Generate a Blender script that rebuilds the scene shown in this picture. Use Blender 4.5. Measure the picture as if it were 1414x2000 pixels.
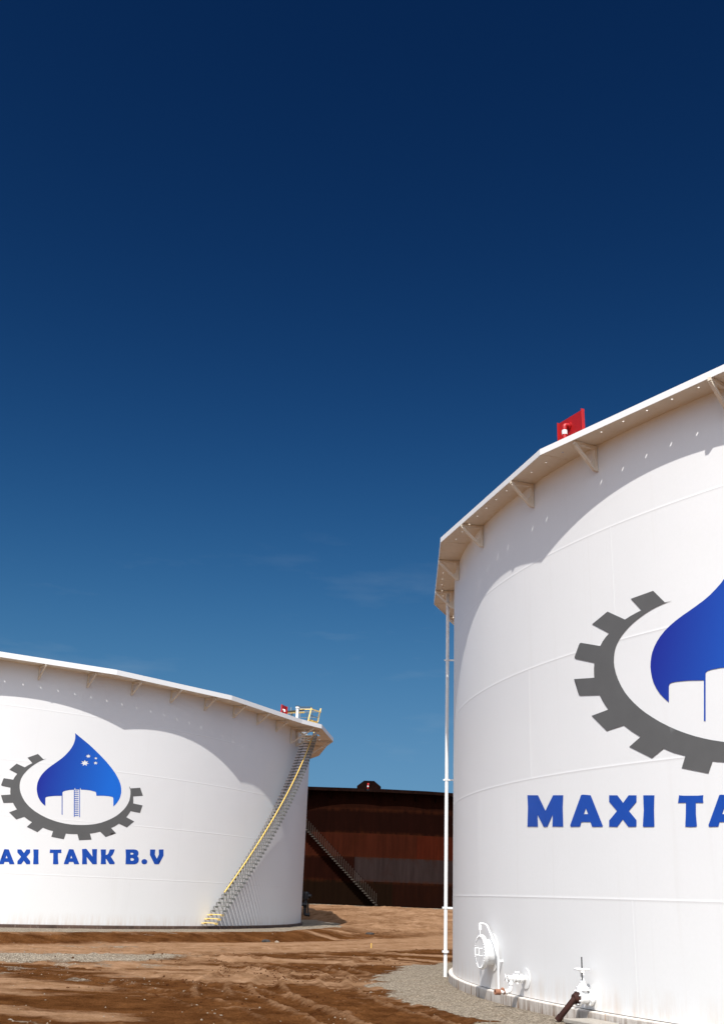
import bpy, bmesh, math, random
import numpy as np
from mathutils import Matrix, Vector
from mathutils.geometry import delaunay_2d_cdt

for o in list(bpy.data.objects):
    bpy.data.objects.remove(o)
SC = bpy.context.scene
COL = SC.collection
R_ = math.radians

# ------------------------------------------------------------------ camera
EYE = 2.05                      # eye height above the ground by the near tank
FPX, PITCH, ROLL = 2020.09, 0.357274, 0.0377931     # focal length in px of a 1414x2000 frame
cd = bpy.data.cameras.new("camera")
cam = bpy.data.objects.new("camera", cd)
COL.objects.link(cam)
cd.sensor_fit = 'AUTO'
cd.sensor_width = 36.0
cd.lens = FPX / 2000 * 36.0
cd.clip_start = 0.1
cd.clip_end = 20000
cam.matrix_world = Matrix.Translation((0, 0, EYE)) @ Matrix.Rotation(math.pi / 2 + PITCH, 4, 'X') @ Matrix.Rotation(ROLL, 4, 'Z')
SC.camera = cam

# ------------------------------------------------------------------ sun and sky
SUN_EL, SUN_AZ = R_(52.6), R_(189.2)          # azimuth clockwise from +Y: behind the camera, a little left
sd = Vector((math.cos(SUN_EL) * math.sin(SUN_AZ), math.cos(SUN_EL) * math.cos(SUN_AZ), math.sin(SUN_EL)))
sl = bpy.data.lights.new("sun", 'SUN')
sl.energy = 3.95
sl.angle = R_(0.5)
sl.color = (1.0, 0.965, 0.91)
so = bpy.data.objects.new("sun", sl)
COL.objects.link(so)
so.rotation_euler = (-sd).to_track_quat('-Z', 'Y').to_euler()
so.location = (0, -20, 60)

W = bpy.data.worlds.new("World")
SC.world = W
W.use_nodes = True
nt = W.node_tree
nt.nodes.clear()
def wn(t, **k):
    n = nt.nodes.new(t)
    for a, b in k.items():
        setattr(n, a, b)
    return n
sky = wn('ShaderNodeTexSky', sky_type='NISHITA', sun_disc=False, sun_elevation=SUN_EL, sun_rotation=SUN_AZ,
         altitude=1500.0, air_density=1.0, dust_density=0.35, ozone_density=3.0)
# deep, polarised-looking blue: each channel of the clear sky is steepened and softly capped
EXPOSURE = 0.55
sepc = wn('ShaderNodeSeparateColor'); comb = wn('ShaderNodeCombineColor')
nt.links.new(sky.outputs[0], sepc.inputs[0])
def wm(op, a, b):
    n = wn('ShaderNodeMath', operation=op)
    for i, q in enumerate((a, b)):
        if isinstance(q, (int, float)): n.inputs[i].default_value = q
        else: nt.links.new(q, n.inputs[i])
    return n.outputs[0]
for i, (pw, c, m) in enumerate(((2.9, .0118, .15), (2.5, .0183, .36), (2.35, .0156, .645))):
    t = wm('MULTIPLY', wm('POWER', sepc.outputs[i], pw), c)
    t = wm('DIVIDE', wm('MULTIPLY', t, m), wm('ADD', t, m))
    nt.links.new(wm('MULTIPLY', t, 10.0 / 2 ** EXPOSURE), comb.inputs[i])
# unseen white fill added to the sky around the sun, lifts shaded walls
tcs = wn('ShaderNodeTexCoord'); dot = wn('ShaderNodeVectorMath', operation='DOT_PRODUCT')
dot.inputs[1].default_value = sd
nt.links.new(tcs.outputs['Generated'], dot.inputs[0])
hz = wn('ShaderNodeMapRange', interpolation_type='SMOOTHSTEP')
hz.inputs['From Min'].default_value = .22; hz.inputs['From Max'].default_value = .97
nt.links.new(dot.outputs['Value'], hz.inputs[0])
sky_fill = wn('ShaderNodeMix', data_type='RGBA', blend_type='ADD')
nt.links.new(hz.outputs[0], sky_fill.inputs[0]); nt.links.new(comb.outputs[0], sky_fill.inputs[6])
sky_fill.inputs[7].default_value = (8.2, 8.4, 8.6, 1)
# thin high wisps of cloud low in the sky
tc = wn('ShaderNodeTexCoord')
mp = wn('ShaderNodeMapping')
mp.inputs['Scale'].default_value = (3.2, 3.2, 15.0)
mp.inputs['Location'].default_value = (0.35, 0.2, 0.3)
nz = wn('ShaderNodeTexNoise')
nz.inputs['Scale'].default_value = 2.3
nz.inputs['Detail'].default_value = 7
nz.inputs['Roughness'].default_value = 0.55
rmp = wn('ShaderNodeMapRange')
rmp.inputs['From Min'].default_value = 0.60
rmp.inputs['From Max'].default_value = 0.86
sep = wn('ShaderNodeSeparateXYZ')
band = wn('ShaderNodeMapRange')
band.inputs['From Min'].default_value = 0.36
band.inputs['From Max'].default_value = 0.24
mul = wn('ShaderNodeMath', operation='MULTIPLY')
mul2 = wn('ShaderNodeMath', operation='MULTIPLY')
mul2.inputs[1].default_value = 0.15
mx = wn('ShaderNodeMix', data_type='RGBA')
mx.inputs[7].default_value = (2.6, 3.3, 3.9, 1)
bg = wn('ShaderNodeBackground')
bg.inputs[1].default_value = 0.1
wo = wn('ShaderNodeOutputWorld')
lk = nt.links.new
lk(tc.outputs['Generated'], mp.inputs[0]); lk(mp.outputs[0], nz.inputs['Vector'])
lk(nz.outputs[0], rmp.inputs[0])
lk(tc.outputs['Generated'], sep.inputs[0]); lk(sep.outputs[2], band.inputs[0])
lk(rmp.outputs[0], mul.inputs[0]); lk(band.outputs[0], mul.inputs[1]); lk(mul.outputs[0], mul2.inputs[0])
lk(mul2.outputs[0], mx.inputs[0]); lk(sky_fill.outputs[2], mx.inputs[6])
lk(mx.outputs[2], bg.inputs[0]); lk(bg.outputs[0], wo.inputs[0])

SC.view_settings.view_transform = 'Standard'
SC.view_settings.look = 'None'
SC.view_settings.gamma = 1.0
SC.view_settings.use_curve_mapping = False
SC.view_settings.exposure = EXPOSURE
SC.render.engine = 'CYCLES'
SC.cycles.max_bounces = 8
SC.cycles.diffuse_bounces = 4
SC.cycles.use_denoising = True

# ------------------------------------------------------------------ helpers
def pxray(x, y):
    """direction, in world space, seen at a pixel of the 1414x2000 frame"""
    x, y = x - 707.0, y - 1000.0
    c, s = math.cos(ROLL), math.sin(ROLL)
    a, b = (c * x + s * y) / FPX, -(-s * x + c * y) / FPX
    return Vector((a, math.cos(PITCH) - b * math.sin(PITCH), math.sin(PITCH) + b * math.cos(PITCH)))

def shell_hit(x, y, cx, cy, r):
    v = pxray(x, y)
    a = v.x ** 2 + v.y ** 2; b = -2 * (v.x * cx + v.y * cy); c = cx * cx + cy * cy - r * r
    d = max(b * b - 4 * a * c, 0)
    t = (-b - math.sqrt(d)) / (2 * a)
    return Vector((0, 0, EYE)) + v * t

class MB:
    """collects vertices and faces of ONE mesh object"""
    def __init__(s): s.v = []; s.f = []; s.sm = []; s.c = []
    def add(s, vs, fs, smooth=False):
        b = len(s.v)
        s.v += [tuple(q) for q in vs]
        for f in fs:
            s.f.append(tuple(b + i for i in f)); s.sm.append(smooth)
        return b
    def frame_box(s, o, ax, ay, az):
        """box centred on o with half-axis vectors ax ay az"""
        o, ax, ay, az = map(Vector, (o, ax, ay, az))
        vs = [o + sx * ax + sy * ay + sz * az for sz in (-1, 1) for sy in (-1, 1) for sx in (-1, 1)]
        fs = [(0, 2, 3, 1), (4, 5, 7, 6), (0, 1, 5, 4), (2, 6, 7, 3), (0, 4, 6, 2), (1, 3, 7, 5)]
        if ax.cross(ay).dot(az) < 0: fs = [f[::-1] for f in fs]
        s.add(vs, fs)
    def bar(s, a, b, w, h, up=(0, 0, 1)):
        a, b = Vector(a), Vector(b); d = b - a
        t = d.normalized(); u = Vector(up)
        if abs(t.dot(u)) > .99: u = Vector((1, 0, 0))
        sd_ = t.cross(u).normalized(); up_ = sd_.cross(t)
        s.frame_box((a + b) / 2, d / 2, sd_ * w / 2, up_ * h / 2)
    def tube(s, pts, r, n=12, caps=True):
        pts = [Vector(p) for p in pts]
        rs = r if isinstance(r, (list, tuple)) else [r] * len(pts)
        prev = None; rings = []
        for i, p in enumerate(pts):
            t = (pts[min(i + 1, len(pts) - 1)] - pts[max(i - 1, 0)]).normalized()
            if prev is None:
                u = Vector((0, 0, 1)) if abs(t.z) < .9 else Vector((1, 0, 0))
            else: u = prev
            u = (u - t * u.dot(t)).normalized(); prev = u; w = t.cross(u)
            rings.append([p + rs[i] * (math.cos(2 * math.pi * k / n) * u + math.sin(2 * math.pi * k / n) * w) for k in range(n)])
        b = s.add([q for rg in rings for q in rg], [])
        for i in range(len(pts) - 1):
            for k in range(n):
                s.f.append((b + i * n + k, b + i * n + (k + 1) % n, b + (i + 1) * n + (k + 1) % n, b + (i + 1) * n + k)); s.sm.append(True)
        if caps:
            s.add(rings[0], [tuple(range(n))[::-1]]); s.add(rings[-1], [tuple(range(n))])
    def lathe(s, o, axis, prof, n=24, caps=True):
        """prof: list of (distance along axis, radius); hard edges between the steps"""
        o, ax = Vector(o), Vector(axis).normalized()
        u = ax.orthogonal().normalized(); w = ax.cross(u)
        ring = lambda d, r: [o + ax * d + r * (math.cos(2 * math.pi * k / n) * u + math.sin(2 * math.pi * k / n) * w) for k in range(n)]
        for (d0, r0), (d1, r1) in zip(prof, prof[1:]):
            s.add(ring(d0, r0) + ring(d1, r1), [(k, (k + 1) % n, n + (k + 1) % n, n + k) for k in range(n)], True)
        if caps:
            if prof[0][1] > 0: s.add(ring(*prof[0]), [tuple(range(n))[::-1]])
            if prof[-1][1] > 0: s.add(ring(*prof[-1]), [tuple(range(n))])
    def build(s, name, mat, parent=None, bevel=0):
        me = bpy.data.meshes.new(name)
        me.from_pydata(s.v, [], s.f)
        me.polygons.foreach_set('use_smooth', s.sm)
        me.validate()
        o = bpy.data.objects.new(name, me)
        me.materials.append(mat)
        COL.objects.link(o)
        if parent: o.parent = parent
        if bevel:
            m = o.modifiers.new('bevel', 'BEVEL'); m.width = bevel; m.segments = 2; m.limit_method = 'ANGLE'
        return o

def tag(o, label=None, cat=None, group=None, kind=None):
    for k, v in (('label', label), ('category', cat), ('group', group), ('kind', kind)):
        if v: o[k] = v
    return o
def thing(name, label, cat, loc=(0, 0, 0), group=None):
    o = bpy.data.objects.new(name, None); COL.objects.link(o); o.location = loc
    o.empty_display_size = .5
    return tag(o, label, cat, group)

def fillet(pts, r, n=6):
    """rounds the corners of a 3D path"""
    pts = [Vector(p) for p in pts]; out = [pts[0]]
    for a, b, c in zip(pts, pts[1:], pts[2:]):
        d0, d1 = (a - b), (c - b)
        k = min(r, d0.length * .45, d1.length * .45)
        p0, p1 = b + d0.normalized() * k, b + d1.normalized() * k
        for i in range(n + 1):
            t = i / n
            out.append(p0 * (1 - t) ** 2 + b * 2 * t * (1 - t) + p1 * t * t)
    return out + [pts[-1]]

# ------------------------------------------------------------------ materials
class NM:
    def __init__(s, name):
        s.m = bpy.data.materials.new(name); s.m.use_nodes = True; s.t = s.m.node_tree
        s.t.nodes.clear()
        s.out = s.n('ShaderNodeOutputMaterial'); s.p = s.n('ShaderNodeBsdfPrincipled')
        s.t.links.new(s.p.outputs[0], s.out.inputs[0])
    def n(s, t, **k):
        x = s.t.nodes.new(t)
        for a, b in k.items(): setattr(x, a, b)
        return x
    def l(s, a, b): s.t.links.new(a, b)
    def coord(s, scale=(1, 1, 1), rot=(0, 0, 0)):
        g = s.n('ShaderNodeTexCoord'); m = s.n('ShaderNodeMapping')
        m.inputs['Scale'].default_value = scale; m.inputs['Rotation'].default_value = rot
        s.l(g.outputs['Object'], m.inputs[0]); return m.outputs[0]
    def noise(s, vec, scale, detail=4, rough=.55, dist=0):
        x = s.n('ShaderNodeTexNoise'); x.inputs['Scale'].default_value = scale
        x.inputs['Detail'].default_value = detail; x.inputs['Roughness'].default_value = rough
        x.inputs['Distortion'].default_value = dist
        s.l(vec, x.inputs['Vector']); return x.outputs[0]
    def voro(s, vec, scale, feat='F1', out='Distance'):
        x = s.n('ShaderNodeTexVoronoi', feature=feat); x.inputs['Scale'].default_value = scale
        s.l(vec, x.inputs['Vector']); return x.outputs[out]
    def rng(s, v, a, b, c=0., d=1.):
        x = s.n('ShaderNodeMapRange')
        for i, q in zip(('From Min', 'From Max', 'To Min', 'To Max'), (a, b, c, d)): x.inputs[i].default_value = q
        s.l(v, x.inputs[0]); return x.outputs[0]
    def math(s, op, a, b):
        x = s.n('ShaderNodeMath', operation=op)
        for i, q in enumerate((a, b)):
            if isinstance(q, (int, float)): x.inputs[i].default_value = q
            else: s.l(q, x.inputs[i])
        return x.outputs[0]
    def mix(s, f, a, b):
        x = s.n('ShaderNodeMix', data_type='RGBA')
        for i, q in ((0, f), (6, a), (7, b)):
            if isinstance(q, (int, float)): x.inputs[i].default_value = q
            elif isinstance(q, tuple): x.inputs[i].default_value = (*q, 1)
            else: s.l(q, x.inputs[i])
        return x.outputs[2]
    def bump(s, h, strength, dist):
        x = s.n('ShaderNodeBump'); x.inputs['Strength'].default_value = strength; x.inputs['Distance'].default_value = dist
        s.l(h, x.inputs['Height']); s.l(x.outputs[0], s.p.inputs['Normal'])
    def attr(s, name):
        x = s.n('ShaderNodeAttribute'); x.attribute_name = name; return x
    def base(s, c):
        if isinstance(c, tuple): s.p.inputs['Base Color'].default_value = (*c, 1)
        else: s.l(c, s.p.inputs['Base Color'])
    def set(s, rough=.5, metal=0., spec=.5):
        s.p.inputs['Roughness'].default_value = rough; s.p.inputs['Metallic'].default_value = metal
        s.p.inputs['Specular IOR Level'].default_value = spec
        return s

def paint(name, col, rough=.45, var=.06, scale=1.5, dirt=None, dirt_amt=.0, bump=.0, spec=.5):
    m = NM(name); m.set(rough, 0, spec)
    v = m.coord()
    n = m.rng(m.noise(v, scale, 5), .3, .7)
    c = m.mix(n, tuple(q * (1 - var) for q in col), tuple(min(q * (1 + var), .95) for q in col))
    if dirt:
        d = m.rng(m.noise(m.coord((1, 1, .35)), 9, 6, .65), .55, .75, 0, dirt_amt)
        c = m.mix(d, c, dirt)
    m.base(c)
    if bump: m.bump(m.noise(v, 30, 3), bump, .01)
    return m.m

def tank_white():
    m = NM('white_tank_paint'); m.set(.42, 0, .5)
    v = m.coord()
    big = m.rng(m.noise(v, .22, 3), .3, .7)
    c = m.mix(big, (.77, .77, .765), (.81, .81, .805))
    fine = m.rng(m.noise(v, 14, 4, .7), .35, .65)
    c = m.mix(m.math('MULTIPLY', fine, .35), c, (.75, .75, .74))
    streak = m.rng(m.noise(m.coord((2.2, 2.2, .09)), 2.0, 5, .6), .58, .80, 0, .16)
    c = m.mix(streak, c, (.60, .57, .52))
    a = m.attr('plate')
    c = m.mix(m.math('MULTIPLY', a.outputs['Fac'], .6), c, (.715, .715, .717))
    sx = m.n('ShaderNodeSeparateXYZ'); g = m.n('ShaderNodeTexCoord'); m.l(g.outputs['Object'], sx.inputs[0])
    foot = m.math('MULTIPLY', m.rng(sx.outputs[2], .0, .55, 1, 0), m.rng(m.noise(m.coord((3, 3, .5)), 1.6, 5, .65), .40, .72))
    c = m.mix(m.math('MULTIPLY', foot, .45), c, (.52, .36, .22))
    m.base(c)
    h = m.math('ADD', m.noise(v, .55, 2), m.math('MULTIPLY', m.noise(v, 40, 3), .004))
    m.bump(h, .25, .035)
    return m.m

def rust_plate():
    m = NM('rusted_plate'); m.set(1., 0, .0)
    a = m.attr('plate').outputs['Color']
    st = m.rng(m.noise(m.coord((1.6, 1.6, .14)), 1.5, 7, .68), .3, .72)
    c = m.mix(m.math('MULTIPLY', st, .55), a, (.0035, .0017, .0013))
    bl = m.rng(m.noise(m.coord((1, 1, .8)), .55, 6, .62), .56, .75, 0, .5)
    c = m.mix(m.math('MULTIPLY', bl, .8), c, (.017, .0048, .0020))
    g = m.attr('seam').outputs['Fac']
    sg = m.math('MULTIPLY', g, m.rng(m.noise(m.coord((1, 1, .3)), 2.2, 5), .38, .62))
    c = m.mix(m.math('MULTIPLY', sg, .55), c, (.030, .0085, .0035))
    m.base(c)
    m.bump(m.noise(m.coord(), 12, 5), .3, .02)
    return m.m

def ring_mat():
    m = NM('stained_concrete'); m.set(.75, 0, .3)
    v = m.coord()
    c = m.mix(m.rng(m.noise(v, 3, 6, .7), .35, .65), (.52, .47, .42), (.72, .68, .63))
    st = m.rng(m.noise(m.coord((7, 7, .5)), 1.3, 4, .6), .48, .62)
    z = m.attr('low').outputs['Fac']
    c = m.mix(m.math('MULTIPLY', m.math('ADD', m.math('MULTIPLY', st, .65), .35), m.math('MULTIPLY', z, .9)), c, (.17, .105, .062))
    ru = m.rng(m.noise(m.coord((2.6, 2.6, .25)), 1.7, 3, .5), .63, .70, 0, .85)
    c = m.mix(ru, c, (.33, .15, .04))
    m.base(c)
    m.bump(m.noise(v, 25, 5), .5, .01)
    return m.m

def drop_mat():
    m = NM('blue_drop_paint'); m.set(.5, 0, .12)
    m.base(m.attr('tint').outputs['Color'])
    return m.m

WHITE = tank_white()
WHITE_STEEL = paint('white_steel_paint', (.78, .78, .775), .4, .03, 3, (.45, .36, .27), .25)
DECK_PAINT = paint('cream_deck_paint', (.72, .65, .54), .55, .05, 1.2, (.42, .32, .22), .3)
FASCIA = paint('white_fascia_paint', (.82, .82, .815), .4, .02, 2)
RED = paint('red_paint', (.38, .006, .007), .45, .12, 4, (.30, .02, .02), .5)
YELLOW = paint('yellow_paint', (.77, .50, .11), .45, .08, 3, (.35, .2, .08), .4)
YELLOW_PALE = paint('pale_yellow_paint', (.80, .58, .20), .45, .08, 3, (.35, .2, .08), .4)
GALV = paint('galvanised_steel', (.17, .175, .165), .55, .2, 6)
GALV_DARK = paint('dark_grating', (.055, .055, .05), .6, .2, 6)
BLACK = paint('black_steel', (.012, .012, .014), .4, .2, 5)
RUST_PIPE = paint('rusty_pipe', (.034, .012, .009), .75, .4, 9, (.075, .026, .012), .5, .4, .2)
RUST_FIT = paint('rusty_fitting', (.26, .11, .06), .75, .3, 14, (.12, .05, .03), .7, .4)
RUST = rust_plate()
RUST_STEEL = paint('rusted_steel', (.007, .0026, .0018), .9, .5, 2.5, (.022, .0065, .003), .8, .3, .04)
RUST_STAIR = paint('weathered_stair_steel', (.036, .028, .020), .7, .3, 4)
CONC = ring_mat()
GREY_LOGO = paint('grey_logo_paint', (.112, .112, .112), .5, .05, 2, spec=.12)
BLUE_LOGO = paint('blue_letter_paint', (.014, .070, .37), .5, .06, 2, spec=.10)
DROP = drop_mat()
SLAB = paint('grey_concrete', (.33, .30, .26), .85, .15, 5, (.2, .15, .1), .5, .3)
ROOFM = paint('floating_roof_paint', (.6, .6, .59), .6, .1, 1)

# ------------------------------------------------------------------ logo, traced as flat outlines in the frame of the far tank
def Z(pts, sc, ox, oy): return [(ox + x / sc, oy + y / sc) for x, y in pts]
def fromR(pts): return [((x - 1114.4) / 2.1369, 1400 + (y - 998.7) / 2.141) for x, y in pts]
rz = lambda p: fromR(Z(p, 4.503, 1100, 1130))
z4 = lambda p: Z(p, 3.928, 0, 1400)
z3 = lambda p: Z(p, 8.8375, 140, 1540)
z2 = lambda p: Z(p, 7.07, 60, 1420)
z8 = lambda p: Z(p, 23.567, 150, 1460)
ta = lambda p: Z(p, 8.318, 0, 1640)
tb = lambda p: Z(p, 8.318, 160, 1640)
tr = lambda p: fromR(Z(p, 3.589, 1020, 1540))
GEAR = [rz([(955, 196), (890, 209), (787, 107), (590, 178), (683, 279), (640, 300), (590, 328), (539, 360), (386, 290), (250, 402), (400, 482),
            (372, 513), (345, 550), (322, 593), (155, 565), (143, 568), (135, 583), (96, 690), (98, 698), (110, 708), (270, 742), (267, 800), (268, 840), (270, 872),
            (92, 884), (133, 1018), (139, 1027), (150, 1031), (318, 1026), (340, 1070), (365, 1112), (393, 1152), (246, 1207), (380, 1341), (530, 1292), (600, 1345),
            (675, 1393), (577, 1480), (777, 1580), (880, 1496), (970, 1533), (1070, 1560), (1038, 1667), (1273, 1714), (1310, 1607), (1360, 1612)])
        + z4([(550, 899), (597, 900)])
        + z3([(133, 893), (350, 882), (322, 779), (410, 765), (498, 744), (593, 837), (773, 773), (686, 683), (755, 650), (822, 606), (960, 672), (1085, 568),
              (948, 496), (985, 450), (1023, 390), (1185, 422), (1230, 292), (1068, 258), (1071, 200), (1068, 136), (1235, 124)])
        + z4([(1078, 544), (1003, 549), (997, 534), (995, 537), (1000, 556)])
        + z3([(1018, 10), (1021, 55), (1020, 100), (1013, 155), (1000, 210), (974, 267), (940, 320), (903, 365), (860, 405), (822, 438), (780, 470), (740, 494), (700, 515),
              (650, 539), (600, 560), (520, 588), (470, 601), (420, 612), (360, 620), (300, 626), (235, 629), (170, 630), (85, 627), (0, 622)])
        + rz([(1300, 1420), (1225, 1404), (1150, 1385), (1075, 1361), (1000, 1333), (925, 1300), (850, 1262), (785, 1223), (720, 1180), (668, 1139), (620, 1095), (577, 1049), (540, 1002),
              (507, 947), (480, 890), (460, 835), (447, 780), (442, 735), (443, 690), (447, 650), (457, 608), (470, 573), (490, 535), (513, 499), (540, 465), (570, 431), (603, 398),
              (640, 366), (680, 335), (723, 304), (770, 275), (820, 248), (870, 225), (915, 208)])]
def star(cx, cy, rx, ry, inner=.47):
    p = []
    for k in range(14):
        a = -math.pi / 2 + k * math.pi / 7; q = 1 if k % 2 == 0 else inner
        p.append((cx + rx * q * math.cos(a), cy + ry * q * math.sin(a)))
    return z8(p)
DROPL = [z2([(618, 83), (655, 113), (700, 150), (750, 191), (800, 232), (850, 277), (900, 325), (950, 374), (1000, 425), (1042, 470), (1080, 515), (1117, 560), (1150, 605), (1180, 650), (1205, 695), (1225, 735),
             (1240, 775), (1250, 812), (1255, 850), (1256, 885), (1252, 920), (1245, 950), (1235, 980), (1220, 1010), (1200, 1040), (1175, 1069), (1147, 1097), (1145, 975), (1138, 967), (1125, 962), (1080, 953), (1010, 948),
             (912, 947), (910, 925), (908, 903), (901, 895), (890, 890), (830, 874), (760, 866), (697, 862), (697, 842), (686, 842), (686, 862), (621, 862), (621, 842), (611, 842), (611, 863),
             (540, 868), (480, 880), (460, 887), (450, 893), (445, 905), (445, 1212), (434, 1208), (434, 948), (330, 950), (250, 958), (225, 964), (213, 971), (208, 985), (208, 1090), (178, 1064), (150, 1035),
             (128, 1001), (110, 965), (99, 928), (92, 890), (89, 860), (90, 830), (94, 799), (100, 770), (113, 734), (130, 700), (153, 664), (180, 630), (213, 597), (250, 565), (295, 531), (340, 500), (385, 468),
             (430, 435), (472, 399), (510, 360), (543, 323), (570, 285), (590, 250), (605, 215), (615, 182), (621, 150), (622, 115)]),
         star(388, 710, 218, 152), star(545, 392, 138, 98), star(893, 490, 95, 66), star(883, 708, 118, 86)]
LADDER = [z2([(602, 866), (612, 866), (612, 1238), (602, 1241)]), z2([(677, 864), (686, 864), (686, 1243), (677, 1243)])] + \
         [z2([(612.4, 876 + 26.2 * k), (666, 876 + 26.2 * k), (666, 884.5 + 26.2 * k), (612.4, 884.5 + 26.2 * k)]) for k in range(14)]
def ell(cx, cy, rx, ry, n=20): return [(cx + rx * math.cos(2 * math.pi * k / n), cy + ry * math.sin(2 * math.pi * k / n)) for k in range(n)]
LETTER_A = [(77, 156), (92, 153), (150, 158), (242, 390), (240, 397), (162, 398), (149, 361), (79, 361), (70, 396), (0, 398), (-6, 385)]
HOLE_A = [(114, 256), (98, 301), (131, 301)]
sh = lambda p, d: [(x + d, y) for x, y in p]
TEXT = [tr([(34, 47), (108, 47), (160, 156), (214, 47), (285, 47), (281, 130), (285, 268), (209, 267), (211, 183), (174, 269), (148, 269), (105, 183), (108, 268), (34, 268), (38, 130)]),
        ta(LETTER_A), ta(HOLE_A),
        ta([(290, 158), (352, 158), (396, 216), (438, 158), (498, 158), (498, 208), (440, 277), (498, 347), (498, 391), (493, 397), (437, 398), (394, 341), (352, 398), (290, 397), (290, 350), (350, 277), (290, 207)]),
        ta([(549, 158), (634, 158), (631, 270), (634, 392), (629, 398), (551, 398), (546, 390), (553, 270)]),
        ta([(821, 158), (850, 161), (960, 161), (1005, 157), (1003, 190), (1006, 216), (949, 215), (949, 300), (957, 392), (950, 397), (910, 399), (868, 396), (872, 300), (873, 215), (813, 216)]),
        ta(sh(LETTER_A, 1050)), ta(sh(HOLE_A, 1050)),
        tb([(8, 153), (70, 147), (82, 152), (177, 274), (171, 153), (252, 152), (248, 270), (249, 392), (240, 398), (180, 398), (83, 278), (90, 398), (9, 398), (13, 270)]),
        tb([(312, 158), (397, 158), (393, 248), (420, 241), (438, 218), (460, 158), (540, 157), (528, 196), (506, 244), (475, 273), (538, 372), (540, 385), (533, 397), (460, 397), (447, 385), (402, 310), (393, 312), (398, 397), (312, 397), (317, 270)]),
        tb([(715, 158), (850, 158), (886, 163), (912, 180), (925, 205), (926, 232), (918, 252), (903, 266), (918, 280), (929, 302), (931, 330), (922, 362), (900, 386), (865, 398), (714, 398), (719, 270)]),
        tb([(792, 222), (797, 213), (815, 209), (833, 213), (848, 227), (833, 240), (815, 243), (797, 241)]),
        tb([(794, 308), (799, 298), (818, 296), (842, 303), (854, 320), (842, 337), (818, 343), (800, 340)]),
        tb(ell(1020, 357, 47, 42)),
        tb([(1114, 158), (1196, 160), (1191, 245), (1222, 310), (1256, 240), (1254, 160), (1331, 157), (1331, 258), (1256, 398), (1186, 398), (1110, 247)])]

def inside(px, py, loops):
    c = False
    for lp in loops:
        n = len(lp)
        for i in range(n):
            (x0, y0), (x1, y1) = lp[i], lp[i - 1]
            if (y0 > py) != (y1 > py) and px < (x1 - x0) * (py - y0) / (y1 - y0) + x0: c = not c
    return c

def decal(name, loops, xf, tank, off, step, mat, parent, tint=None):
    """flat outlines painted on a tank's shell: filled, refined and laid on the curved plate"""
    lps = [[xf(p) for p in lp] for lp in loops]
    verts = []; edges = []
    for lp in lps:
        pts = []
        for i in range(len(lp)):
            a, b = lp[i], lp[(i + 1) % len(lp)]
            n = max(1, int(math.hypot(b[0] - a[0], b[1] - a[1]) / step))
            pts += [(a[0] + (b[0] - a[0]) * k / n, a[1] + (b[1] - a[1]) * k / n) for k in range(n)]
        b0 = len(verts); verts += pts
        edges += [(b0 + k, b0 + (k + 1) % len(pts)) for k in range(len(pts))]
    xs = [v[0] for v in verts]; ys = [v[1] for v in verts]
    y = min(ys) + step / 2
    while y < max(ys):
        x = min(xs) + step / 2
        while x < max(xs):
            if inside(x, y, lps): verts.append((x, y))
            x += step
        y += step
    vo, eo, fo, _, _, _ = delaunay_2d_cdt([Vector(v) for v in verts], edges, [], 0, 1e-4)
    keep = []
    for f in fo:
        cx = sum(vo[i].x for i in f) / 3; cy = sum(vo[i].y for i in f) / 3
        if inside(cx, cy, lps): keep.append(tuple(f))
    P = [shell_hit(v.x, v.y, tank['cx'], tank['cy'], tank['R'] + off) for v in vo]
    me = bpy.data.meshes.new(name)
    c0 = Vector((tank['cx'], tank['cy'], 0))
    fs = []
    for f in keep:
        a, b, c = (P[i] for i in f); nrm = (b - a).cross(c - a); rad = (a - c0); rad.z = 0
        fs.append(f if nrm.dot(rad) > 0 else f[::-1])
    me.from_pydata([p - Vector((tank['cx'], tank['cy'], tank['z0'])) for p in P], [], fs)
    me.polygons.foreach_set('use_smooth', [True] * len(fs))
    if tint:
        at = me.color_attributes.new('tint', 'FLOAT_COLOR', 'POINT')
        for i, v in enumerate(vo): at.data[i].color = (*tint(v.x, v.y), 1)
    o = bpy.data.objects.new(name, me); me.materials.append(mat); COL.objects.link(o); o.parent = parent
    return o

# ------------------------------------------------------------------ tanks
TR = dict(cx=22.8714, cy=29.6151, R=19.9551, z0=EYE - 1.8073, c1=1.9606, top=11.2367)
TL = dict(cx=-31.3683, cy=72.2148, R=28.3966, z0=EYE - 1.6084, c1=2.1025, top=11.4282)
TU = dict(cx=1.9, cy=129.3, R=24.0, z0=1.42, c1=2.18, top=10.45)
def polar(r, az, z=0.): return Vector((r * math.cos(R_(az)), r * math.sin(R_(az)), z))
def lin(c): return tuple(((q / 255) / 12.92 if q < 10.3 else ((q / 255 + .055) / 1.055) ** 2.4) for q in c)

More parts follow.
